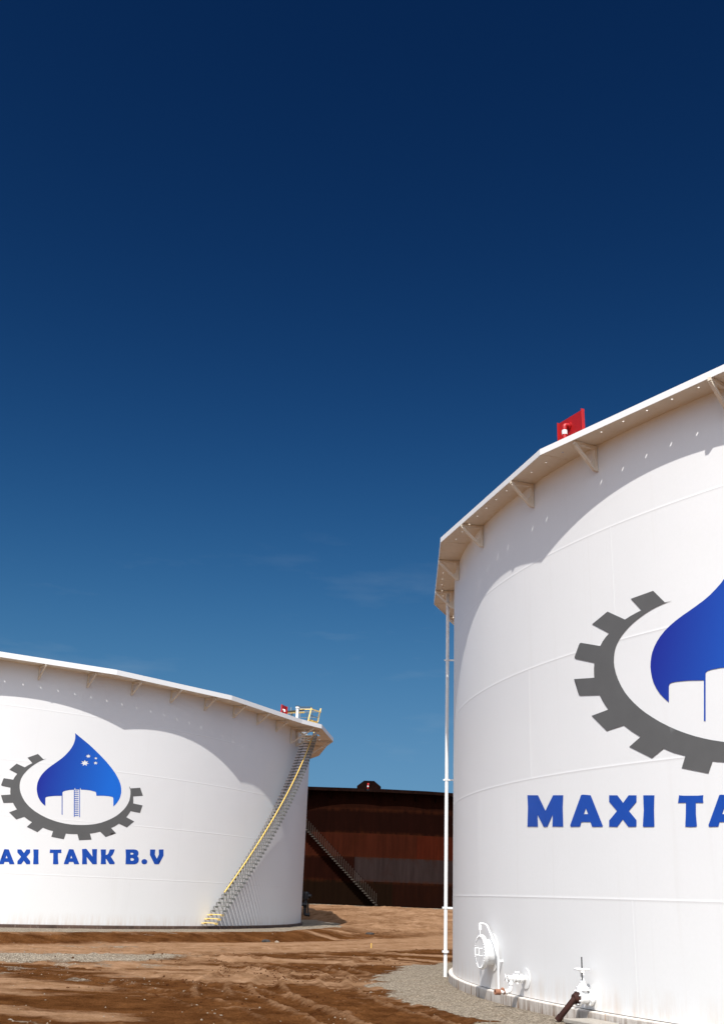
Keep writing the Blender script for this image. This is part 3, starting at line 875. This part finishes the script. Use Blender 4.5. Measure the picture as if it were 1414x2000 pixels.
s_l['label'] = 'long galvanised staircase with yellow handrail curving up the shell'
# the rusty tank's stair climbs to the left: foot near px (738,1768), passes (600,1600)
s_u = staircase(tu_, TU, -88.1, .12, -.408, 45, .20, .15, .85, (RUST_STAIR, RUST_STAIR, RUST_STEEL), .02, 1.0, 0)
s_u['label'] = 'rusty staircase climbing the dark shell to the left'

# ------------------------------------------------------------------ landing, rails and pipe on top of the far white tank
lp = part('stair_landing', tl_)
zt = TL['top'] + .012
off = Vector((TL['cx'], TL['cy'], 0))
A = Vector((-2.83, 64.32, 0)) - off; B = Vector((-2.30, 65.25, 0)) - off
inn = -((A + B) / 2).normalized() * 1.15
C_, D_ = B + inn, A + inn
P4 = [A, B, C_, D_]
mb = MB(); mb.frame_box((A + C_) / 2 + up * (zt + .13), (B - A) / 2, inn / 2, up * .02); sub('landing_deck', lp, GALV, mb)
LEAN = Vector((.19, .03, 0))
for p, hh in ((A, 1.12), (B, 1.26)):
    mb = MB(); mb.bar(p * .998 + up * zt, p * .998 + LEAN * hh + up * (zt + hh), .075, .075); sub('rail_post', lp, YELLOW_PALE, mb)
for p in (C_, D_):
    mb = MB(); mb.bar(p + up * zt, p + up * (zt + 1.14), .05, .05); sub('rail_post', lp, GALV, mb)
mb = MB(); mb.bar(A + LEAN + up * (zt + 1.03), B + LEAN + up * (zt + 1.03), .06, .06); mb.bar(A + LEAN + up * (zt + 1.03), A + inn * .66 + LEAN + up * (zt + 1.03), .06, .06); sub('top_rail', lp, YELLOW_PALE, mb)
mb = MB(); mb.bar(A + up * (zt + .68), B + up * (zt + .68), .03, .03); mb.bar(B + up * (zt + .68), C_ + up * (zt + .68), .03, .03); mb.bar(B + up * (zt + 1.03), C_ + up * (zt + 1.03), .045, .045); sub('mid_rail', lp, GALV, mb)
mb = MB(); mb.bar(A + up * (zt + .33), B + up * (zt + .33), .02, .20); sub('kick_plate', lp, YELLOW, mb)
mb = MB(); mb.bar(B * 1.002 + up * (zt + .2), (B + inn * .45) * 1.0 + up * (zt + .2), .04, .35)
mb.bar(B + inn * .3 + up * zt, B + inn * .3 + up * (zt + 1.25), .035, .035); mb.bar(B + inn * .6 + up * zt, B + inn * .6 + up * (zt + 1.1), .035, .035)
sub('side_frame', lp, GALV_DARK, mb)
# sloping rolling-ladder rails going in over the roof
n1, t1 = radial(-18.5)
q0 = radial(-21.9)[0] * (RL + .3); q1 = A * .99
mb = MB(); mb.tube([q0 + up * (zt + .12), q0 * .5 + q1 * .5 + up * (zt + .55), q1 + up * (zt + .82)], .055, 8); sub('ladder_rail', lp, YELLOW_PALE, mb)
mb = MB(); mb.tube([q0 * 1.004 + up * (zt + .26), q1 * 1.0 + up * (zt + .98)], .045, 8)
r0 = radial(-17.0)[0] * (RL + .1); r1 = radial(-15.6)[0] * (RL + .2)
for u in (0, .33, .66, 1.): mb.bar(r0 * (1 - u) + r1 * u + up * (zt + .0), r0 * (1 - u) + r1 * u + up * (zt + .35 + .5 * u), .04, .04)
mb.bar(r0 + up * (zt + .1), r1 + up * (zt + .82), .05, .05); mb.bar(r0 + up * (zt + .5), r1 + up * (zt + .15), .05, .05); mb.bar(r0 + up * (zt + .3), r1 + up * (zt + .45), .04, .04)
mb.bar(A + inn * .9 + LEAN + up * (zt + 1.16), A + LEAN + up * (zt + 1.16), .05, .05)
sub('ladder_frame', lp, GALV_DARK, mb)
pp = radial(-17.5)[0] * (RL + .85)
mb = MB(); mb.tube([pp + up * zt, pp + up * (zt + .92)], .088, 14); mb.lathe(pp + up * (zt + .86), (0, 0, 1), [(0, .09), (.04, .125), (.12, .125)], 16); sub('vent_pipe', tl_, WHITE_STEEL, mb)
mb = MB(); mb.lathe(pp + up * (zt + .985), (0, 0, 1), [(0, .13), (.05, .13)], 16); o = sub('vent_cap', lp, GALV_DARK, mb)
mb = MB(); g0 = radial(-9.2)[0]
q = radial(-8.6)[0] * (RL + 1.1) + up * (TL['top'] - .32)
mb.lathe(q, radial(-8.6)[1], [(0, .05), (.12, .05)], 12); sub('landing_clip', lp, WHITE_STEEL, mb)

# black valve assembly behind the far tank's edge
AZB = 4.5
n_, t_ = radial(AZB)
bv = part('black_valve', tl_, n_ * RL + up * 1.08)
mb = MB(); mb.lathe((0, 0, 0), n_, [(0, .12), (.12, .12), (.12, .2), (.16, .2), (.16, .13), (.34, .13), (.34, .2), (.38, .2)], 20); mb.lathe(n_ * .25 - up * .12, -up, [(0, .1), (.16, .09), (.16, .12), (.2, .12)], 16); sub('valve_body', bv, BLACK, mb)
mb = MB(); mb.lathe(n_ * .26 + up * .1, up, [(0, .10), (.2, .07), (.2, .16), (.28, .2), (.62, .2), (.72, .14)], 18); mb.lathe(n_ * .26 + up * .55, n_, [(0, .13), (.34, .13), (.38, .09)], 16); sub('actuator', bv, BLACK, mb, .01)
mb = MB(); mb.tube(fillet([n_ * .25 - up * .3, n_ * .25 - up * .62, n_ * .58 - up * .62], .1), .10, 14); mb.lathe(n_ * .5 - up * .62, n_, [(0, .15), (.05, .15)], 16); mb.tube([n_ * .45 + up * .1, n_ * .45 - up * .5], .05, 10); sub('bypass_pipe', bv, BLACK, mb)

# ------------------------------------------------------------------ ground
def hash2(ix, iy, seed):
    h = (ix.astype(np.int64) * 374761393 + iy.astype(np.int64) * 668265263 + seed * 974634777) & 0x7fffffff
    h = ((h ^ (h >> 13)) * 1274126177) & 0x7fffffff
    return ((h ^ (h >> 16)) & 0xffff) / 65535.0
def vnoise(x, y, seed=0):
    ix, iy = np.floor(x), np.floor(y); fx, fy = x - ix, y - iy
    fx = fx * fx * fx * (fx * (fx * 6 - 15) + 10); fy = fy * fy * fy * (fy * (fy * 6 - 15) + 10)
    a, b = hash2(ix, iy, seed), hash2(ix + 1, iy, seed); c, d = hash2(ix, iy + 1, seed), hash2(ix + 1, iy + 1, seed)
    return (a + (b - a) * fx) + ((c + (d - c) * fx) - (a + (b - a) * fx)) * fy
def fbm(x, y, seed=0, o=4, g=.5):
    s = 0; a = 1; t = 0
    for k in range(o):
        s = s + a * vnoise(x * 2 ** k + 17.3 * k, y * 2 ** k - 9.1 * k, seed + k); t += a; a *= g
    return s / t
def sstep(a, b, x):
    t = np.clip((x - a) / (b - a), 0, 1); return t * t * (3 - 2 * t)
def polydist(X, Y, pts):
    """signed lateral offset and running length to a polyline"""
    best = np.full(X.shape, 1e9); sgn = np.zeros(X.shape); run = np.zeros(X.shape); L = 0
    for (x0, y0), (x1, y1) in zip(pts, pts[1:]):
        dx, dy = x1 - x0, y1 - y0; l = math.hypot(dx, dy)
        t = np.clip(((X - x0) * dx + (Y - y0) * dy) / (l * l), 0, 1)
        ex, ey = X - (x0 + t * dx), Y - (y0 + t * dy); d = np.hypot(ex, ey)
        m = d < best
        best = np.where(m, d, best); sgn = np.where(m, np.sign(dx * ey - dy * ex), sgn); run = np.where(m, L + t * l, run); L += l
    return best * sgn, run
def curve(pts, n=8):
    """smooth (Catmull-Rom) polyline"""
    P = [pts[0]] + pts + [pts[-1]]; out = []
    for i in range(1, len(P) - 2):
        for k in range(n):
            t = k / n
            out.append(tuple(.5 * (2 * P[i][j] + (P[i + 1][j] - P[i - 1][j]) * t + (2 * P[i - 1][j] - 5 * P[i][j] + 4 * P[i + 1][j] - P[i + 2][j]) * t * t
                                   + (3 * P[i][j] - P[i - 1][j] - 3 * P[i + 1][j] + P[i + 2][j]) * t ** 3) for j in (0, 1)))
    return out + [pts[-1]]
ROAD = curve([(-40, 36), (-22, 37.0), (-12, 38.6), (-7.5, 41.8), (-4, 46.0), (.8, 51.5), (5.6, 60.5), (12, 72), (22, 90), (40, 120)])
def apron_path(d, tail):
    pts = []
    for az in (-150, -156, -162, -168, -174, 180, 174):
        p = polar(RR + d, az); pts.append((p.x + TR['cx'], p.y + TR['cy']))
    return curve(pts + tail)
TRACKS = [apron_path(3.2, [(-1.0, 34.5), (-2.2, 37.5), (-4.6, 40.2), (-8.5, 41.5), (-14, 40.5)]),
          apron_path(4.9, [(-2.5, 34.6), (-3.8, 37.2), (-6.4, 39.2), (-10, 39.8), (-15, 38.8)]),
          apron_path(6.2, [(-3.6, 36.0), (-4.7, 39.5), (-4.1, 44), (-1.3, 49.5), (3.7, 57.5)]),
          apron_path(2.5, [(-.2, 35.5), (0.8, 39.5), (2.6, 44.5), (5.6, 52)]),
          curve([(.6, 18), (-.5, 21.5), (-1.9, 25.2), (-3.9, 28.9), (-6.6, 31.6), (-10, 33.2), (-16, 34)]), curve([(-1.1, 18), (-2.3, 21.5), (-3.8, 24.6), (-5.7, 27.4), (-8.2, 29.6), (-11, 30.8), (-17, 31.4)]),
          curve([(-30, 35.2), (-12, 37.0), (-6.9, 40.4), (-3.3, 44.6), (1.6, 50.2), (6.3, 59)]), curve([(-30, 37.3), (-12, 39.3), (-7.8, 42.6), (-4.5, 46.8), (.3, 52.4), (5., 61)])]

def ground_fields(X, Y):
    dR = np.hypot(X - TR['cx'], Y - TR['cy']) - RR
    dL = np.hypot(X - TL['cx'], Y - TL['cy']) - RL
    azL = np.degrees(np.arctan2(Y - TL['cy'], X - TL['cx']))
    dU = np.hypot(X - TU['cx'], Y - TU['cy']) - TU['R']
    rd, rl = polydist(X, Y, ROAD)
    lo = fbm(X * .22, Y * .22, 3, 4); mid = fbm(X * .9, Y * .9, 11, 4); hi = fbm(X * 3.1, Y * 3.1, 23, 4); vhi = fbm(X * 8.5, Y * 8.5, 29, 2); clod = sstep(.66, .80, fbm(X * 4.3 + 5, Y * 4.3, 33, 3)) * sstep(.45, .6, fbm(X * .5, Y * .5, 37, 3))
    near = np.exp(-np.clip((np.hypot(X, Y - 40) - 45) / 60, 0, 9))
    # broad form: level by the near tank, rising towards the rusty tank
    far = sstep(58, 104, Y) * 1.36
    Hh = far + (lo - .5) * .22 * near
    # gravel pad under the far white tank, cut to a low bank on the road side
    wL = 4.4 + 2.2 * sstep(-46, -62, azL) - 1.7 * sstep(-38, -12, azL) + (lo - .5) * 1.5
    padL = 1 - sstep(wL - .15, wL + 1.7 + .6 * mid, dL)
    Hh = Hh * (1 - padL) + padL * (.30 + .02 * np.clip(dL, 0, 3) + (mid - .5) * .02)
    # apron of the near tank
    padR = 1 - sstep(1.6, 3.0, dR)
    Hh = Hh * (1 - padR) + padR * (.045 - .018 * np.clip(dR, 0, 3) + (mid - .5) * .02)
    # level road
    roadm = 1 - sstep(2.6, 4.4, np.abs(rd) + (mid - .5) * 1.2)
    flat = far * .8
    Hh = Hh * (1 - roadm * (1 - padL)) + roadm * (1 - padL) * (flat + .02)
    # low berm left along the near edge of the road, gravelly at the left
    berm = np.exp(-((rd + 4.9 + (lo - .5) * 1.2) / .8) ** 2) * sstep(-3.6, -6.2, X)
    Hh = Hh + .13 * berm * (.6 + .8 * mid)
    berm2 = np.exp(-((rd - 4.8) / .8) ** 2) * sstep(2, -2, X) * (1 - padL)
    Hh = Hh - .06 * berm2
    # tyre ruts
    rut = np.zeros(X.shape); ridge = np.zeros(X.shape)
    soft = (1 - padR) * (1 - padL) * (1 - .75 * roadm)
    for i, tk in enumerate(TRACKS):
        d, r = polydist(X, Y, tk)
        d = d + (mid - .5) * .10
        on = sstep(.16, .42, vnoise(r * .16 + 3.1 * i, r * 0 + i, 40)) * (1 if i < 4 else (.75 if i < 6 else .55))
        w = 1 - sstep(.24, .34, np.abs(d))                       # width of one tyre
        line = .5 + .5 * np.cos(d * 2 * math.pi / .165)
        lug = .5 + .5 * np.sin(r * 2 * math.pi / .30 + np.abs(d) * 14)
        rut = np.maximum(rut, w * on * (.55 + .30 * line + .15 * lug))
        e = np.exp(-((np.abs(d) - .38) / .08) ** 2)
        ridge = np.maximum(ridge, e * on * (.3 + 1.2 * hi))
    Hh = Hh + (1 - padR) * (1 - padL) * (1 - .4 * roadm) * (-.060 * rut + .050 * ridge)
    rough = soft * (.35 + .8 * sstep(.42, .62, lo))
    Hh = Hh + near * rough * ((mid - .5) * .030 + (hi - .5) * .050 + (vhi - .5) * .045 + .05 * clod) + near * (1 - rough) * ((hi - .5) * .010 + (vhi - .5) * .012)
    far_rough = sstep(60, 75, Y) * (1 - roadm) * near
    Hh = Hh + far_rough * ((mid - .5) * .22 + (hi - .5) * .08)
    # keep the ground clear of the tank floors
    for d_, zf in ((dR, TR['z0'] - .25), (dL, TL['z0'] - .17), (dU, TU['z0'] - .02)):
        m = 1 - sstep(-.2, .5, d_); Hh = Hh * (1 - m) + m * zf
    # masks
    edge = (fbm(X * 1.7, Y * 1.7, 51, 4) - .5)
    grav = 1 - sstep(-.35, .35, dR - 2.15 + edge * 1.5)
    grav = np.maximum(grav, 1 - sstep(-.3, .3, dL - wL + .15 + edge * .7))
    gl = np.exp(-((rd + 4.6 + (lo - .5) * 2.5) / 2.0) ** 2) * sstep(-3.2, -7.5, X + edge * 3)
    grav = np.maximum(grav, np.clip(gl * 1.3 + edge * .9 - .1, 0, 1))
    gp = sstep(.60, .70, fbm(X * .35 + 9, Y * .8, 61, 4)) * sstep(-1, -5, X) * .55
    grav = np.maximum(grav, gp * np.clip(.7 + edge * 2, 0, 1))
    gu = (1 - sstep(.4, 1.4, dU + edge * 1.5)) * .8
    grav = np.maximum(grav, gu)
    strk = fbm(X * .16 + Y * .05, Y * .55, 71, 5, .6)
    dry = sstep(.47, .68, strk + .13 * sstep(-4.5, -9, X) + (mid - .5) * .16 - .05 * sstep(-7, -3, X) + .06 * sstep(-1.5, 1.5, X))
    rstreak = fbm(rl * .12, rd * 1.6, 83, 4)
    dry = np.maximum(dry, roadm * (.95 + .5 * (rstreak - .5)))
    dry = np.maximum(dry, sstep(60, 72, Y) * np.clip(.75 + (mid - .5) * 1.2, 0, 1))
    dry = np.maximum(dry, np.clip((ridge + .0) * soft * .8 * (.3 + hi) * sstep(-7, -2, X), 0, .6))
    tk_dry = sstep(.5, .62, fbm(X * .3, Y * .3, 91, 3))
    dry = np.where(rut > .2, dry * .8 + .25 * tk_dry * soft, dry)
    bank = np.exp(-((dL - wL - .9) / .75) ** 2) * sstep(-24, -34, azL)
    dry = dry * (1 - .95 * np.clip(bank * 1.2, 0, 1))
    return Hh, np.clip(grav, 0, 1), np.clip(dry, 0, 1)

def axis(fine0, fine1, step_fn, lim0, lim1, grow=1.28):
    a = [fine0]
    while a[-1] < fine1: a.append(a[-1] + step_fn(a[-1]))
    s = step_fn(a[-1])
    while a[-1] < lim1: s *= grow; a.append(a[-1] + s)
    b = []; s = step_fn(fine0); q = fine0
    while q > lim0: s *= grow; q -= s; b.append(q)
    return np.array(b[::-1] + a)
GX = axis(-17, 8.5, lambda v: .075, -2500, 2500)
GY = axis(17.5, 108, lambda v: max(.075, .0042 * v) if v < 62 else .0055 * v, -1500, 3500)
XX, YY = np.meshgrid(GX, GY)
HH, GRV, DRY = ground_fields(XX, YY)
def ground_z(x, y):
    """height of the built sheet at a point"""
    i = min(max(int(np.searchsorted(GX, x)) - 1, 0), len(GX) - 2); j = min(max(int(np.searchsorted(GY, y)) - 1, 0), len(GY) - 2)
    u = (x - GX[i]) / (GX[i + 1] - GX[i]); v = (y - GY[j]) / (GY[j + 1] - GY[j])
    return float((HH[j, i] * (1 - u) + HH[j, i + 1] * u) * (1 - v) + (HH[j + 1, i] * (1 - u) + HH[j + 1, i + 1] * u) * v)
nx, ny = len(GX), len(GY)
me = bpy.data.meshes.new('ground')
co = np.stack([XX.ravel(), YY.ravel(), HH.ravel()], -1).astype(np.float32)
ii = (np.arange(ny - 1)[:, None] * nx + np.arange(nx - 1)[None]).ravel()
fc = np.stack([ii, ii + 1, ii + nx + 1, ii + nx], -1).astype(np.int32)
me.vertices.add(len(co)); me.vertices.foreach_set('co', co.ravel())
me.loops.add(fc.size); me.loops.foreach_set('vertex_index', fc.ravel())
me.polygons.add(len(fc)); me.polygons.foreach_set('loop_start', np.arange(0, fc.size, 4, dtype=np.int32))
me.polygons.foreach_set('use_smooth', np.ones(len(fc), bool))
me.update(); me.validate()
for nm, arr in (('gravel', GRV), ('dry', DRY)):
    at = me.attributes.new(nm, 'FLOAT', 'POINT'); at.data.foreach_set('value', arr.ravel().astype(np.float32))
def ground_mat():
    m = NM('red_earth_and_gravel'); m.set(1., 0, .0)
    v = m.coord()
    g = m.attr('gravel').outputs['Fac']; d = m.attr('dry').outputs['Fac']
    n1 = m.noise(v, 1.1, 8, .68); n2 = m.noise(v, 5.0, 7, .74); n3 = m.noise(v, 24, 4, .7)
    dd = m.math('ADD', d, m.math('MULTIPLY', m.math('SUBTRACT', n2, .5), 1.25))
    dd = m.rng(dd, .10, 1.05)
    red = m.mix(m.rng(n1, .36, .66), (.066, .0240, .0078), (.158, .066, .0230))
    red = m.mix(m.math('MULTIPLY', m.rng(n3, .45, .7), .45), red, (.036, .0125, .0045))
    sand = m.mix(m.rng(n1, .35, .68), (.255, .138, .070), (.40, .245, .148))
    soil = m.mix(dd, red, sand)
    peb = m.voro(v, 24, 'F1', 'Color')
    hs = m.n('ShaderNodeRGBToBW'); m.l(peb, hs.inputs[0])
    pc = m.mix(m.rng(hs.outputs[0], .2, .8), (.23, .19, .145), (.52, .445, .35))
    pc = m.mix(m.math('MULTIPLY', m.rng(m.voro(v, 24), .30, .62), .5), pc, (.07, .052, .036))
    pc = m.mix(m.rng(n1, .5, .75, 0, .35), pc, (.25, .17, .105))
    gg = m.math('ADD', g, m.math('MULTIPLY', m.math('SUBTRACT', n2, .5), .8))
    gg = m.rng(gg, .38, .62)
    soil = m.mix(m.rng(n3, .38, .62, 0, .36), soil, m.mix(.5, soil, (.012, .005, .002)))
    c = m.mix(gg, soil, pc)
    # scattered pale chips in the soil
    ch = m.rng(m.voro(v, 7.5), .045, .085, 1, 0)
    sel = m.rng(m.noise(v, .9, 3), .5, .62)
    c = m.mix(m.math('MULTIPLY', m.math('MULTIPLY', ch, sel), .6), c, (.34, .27, .20))
    m.base(c)
    h = m.math('ADD', m.math('MULTIPLY', n2, .10), m.math('MULTIPLY', m.math('MULTIPLY', m.voro(v, 24), gg), .045))
    h = m.math('ADD', h, m.math('MULTIPLY', n3, .030))
    m.bump(h, 1.0, 1.0)
    return m.m
me.materials.append(ground_mat())
go = bpy.data.objects.new('ground', me); COL.objects.link(go)
tag(go, 'red brown earth with pale dirt track, tyre ruts and gravel aprons', 'ground', kind='structure')

# loose stones lying in the earth and along the gravel edges: one uncountable scatter
rs = random.Random(5)
STONE = paint('pale_stone', (.24, .19, .14), .9, .35, 5)
DARKSTONE = paint('dark_stone', (.030, .026, .024), .85, .4, 9)
def rock(mb, c, r, rnd, sub_=1):
    bm = bmesh.new(); bmesh.ops.create_icosphere(bm, subdivisions=sub_, radius=1)
    sx, sy, sz = r * rnd.uniform(.7, 1.3), r * rnd.uniform(.7, 1.3), r * rnd.uniform(.45, .8); a = rnd.uniform(0, 6.3)
    vs = []
    for v in bm.verts:
        k = rnd.uniform(.78, 1.15); x, y, z = v.co.x * sx * k, v.co.y * sy * k, v.co.z * sz * k
        vs.append((c[0] + x * math.cos(a) - y * math.sin(a), c[1] + x * math.sin(a) + y * math.cos(a), c[2] + z + sz * .35))
    mb.add(vs, [tuple(v.index for v in f.verts) for f in bm.faces]); bm.free()
mb = MB(); cnt = 0
cand = []
for _ in range(60000):
    x, y = rs.uniform(-15, 8), 18 + 40 * rs.random() ** 1.6
    cand.append((x, y))
ca = np.array(cand); hz, gr, dr_ = ground_fields(ca[:, 0:1], ca[:, 1:2])
prob = np.where((gr[:, 0] > .12) & (gr[:, 0] < .9), .08, np.where(gr[:, 0] <= .12, .004, .004))
for (x, y), z, p_ in zip(cand, hz[:, 0], prob):
    if rs.random() < p_ and (x < 0 or math.hypot(x - TR['cx'], y - TR['cy']) > RR + .25) and math.hypot(x - TL['cx'], y - TL['cy']) > RL + .25:
        rock(mb, (x, y, z), rs.uniform(.009, .024) * (1.6 if rs.random() < .06 else 1), rs, 1); cnt += 1
o = mb.build('loose_stones', STONE); tag(o, 'small pale stones scattered over the red earth', 'stones', kind='stuff')

CLOD = paint('red_earth_clod', (.060, .022, .0085), 1., .45, 12, (.16, .075, .032), .5, .5, .0)
mb = MB()
for _ in range(1300):
    x, y = rs.gauss(-2.2, 3.2), rs.gauss(32, 5.5)
    if y < 18.5 or y > 41 or math.hypot(x - TR['cx'], y - TR['cy']) < RR + 2.6: continue
    if float(vnoise(np.array([x * .7]), np.array([y * .7]), 77)[0]) < .5: continue
    rock(mb, (x, y, ground_z(x, y)), rs.uniform(.014, .036) * (1.6 if rs.random() < .06 else 1), rs, 1)
o = mb.build('earth_clods', CLOD); tag(o, 'crumbled red earth clods beside the tyre ruts', 'earth clods', kind='stuff')

# countable things lying on the ground
def boulder(name, label, x, y, r, mat, seed):
    mb = MB(); rock(mb, (0, 0, 0), r, random.Random(seed), 2); o = mb.build(name, mat); o.location = (x, y, ground_z(x, y) - r * .1)
    tag(o, label, 'rock'); return o
boulder('rock', 'small dark rock at the gravel edge below the staircase foot', -3.66, 51.6, .21, DARKSTONE, 3)
boulder('rock', 'dark round rock beyond the dirt track, below the rusty staircase', 1.36, 64.4, .22, DARKSTONE, 8)
boulder('rock', 'pale flat stone beside the dark rock near the staircase foot', -3.15, 51.3, .10, STONE, 12)
mk = MB(); mk.tube([(0, 0, -.05), (0, 0, .20)], .022, 8); o = mk.build('marker_stake', YELLOW); o.location = (1.12, 48.9, ground_z(1.12, 48.9)); tag(o, 'tiny yellow stake standing in the dirt track', 'stake')
# flat splash slab under the drain pipe
mb = MB(); n_, t_ = radial(-154.2); mb.frame_box((0, 0, 0), n_ * .30, t_ * .42, up * .035)
o = mb.build('splash_slab', SLAB, None, .012); p = n_ * (RR + .46); o.location = (TR['cx'] + p.x, TR['cy'] + p.y, .085); tag(o, 'flat grey concrete slab on the gravel below the gate valve', 'slab')
for o, g in ((tr_, 'storage tanks in the yard'), (tl_, 'storage tanks in the yard'), (tu_, 'storage tanks in the yard')): o['group'] = g
for o in COL.objects:
    if o.parent is None and o.name.startswith('foundation_ring'): o['group'] = 'concrete rings under the tanks'
    if o.parent is None and o.name.startswith('rock'): o['group'] = 'rocks lying by the dirt track'
print('stones', cnt, 'ground verts', len(co))
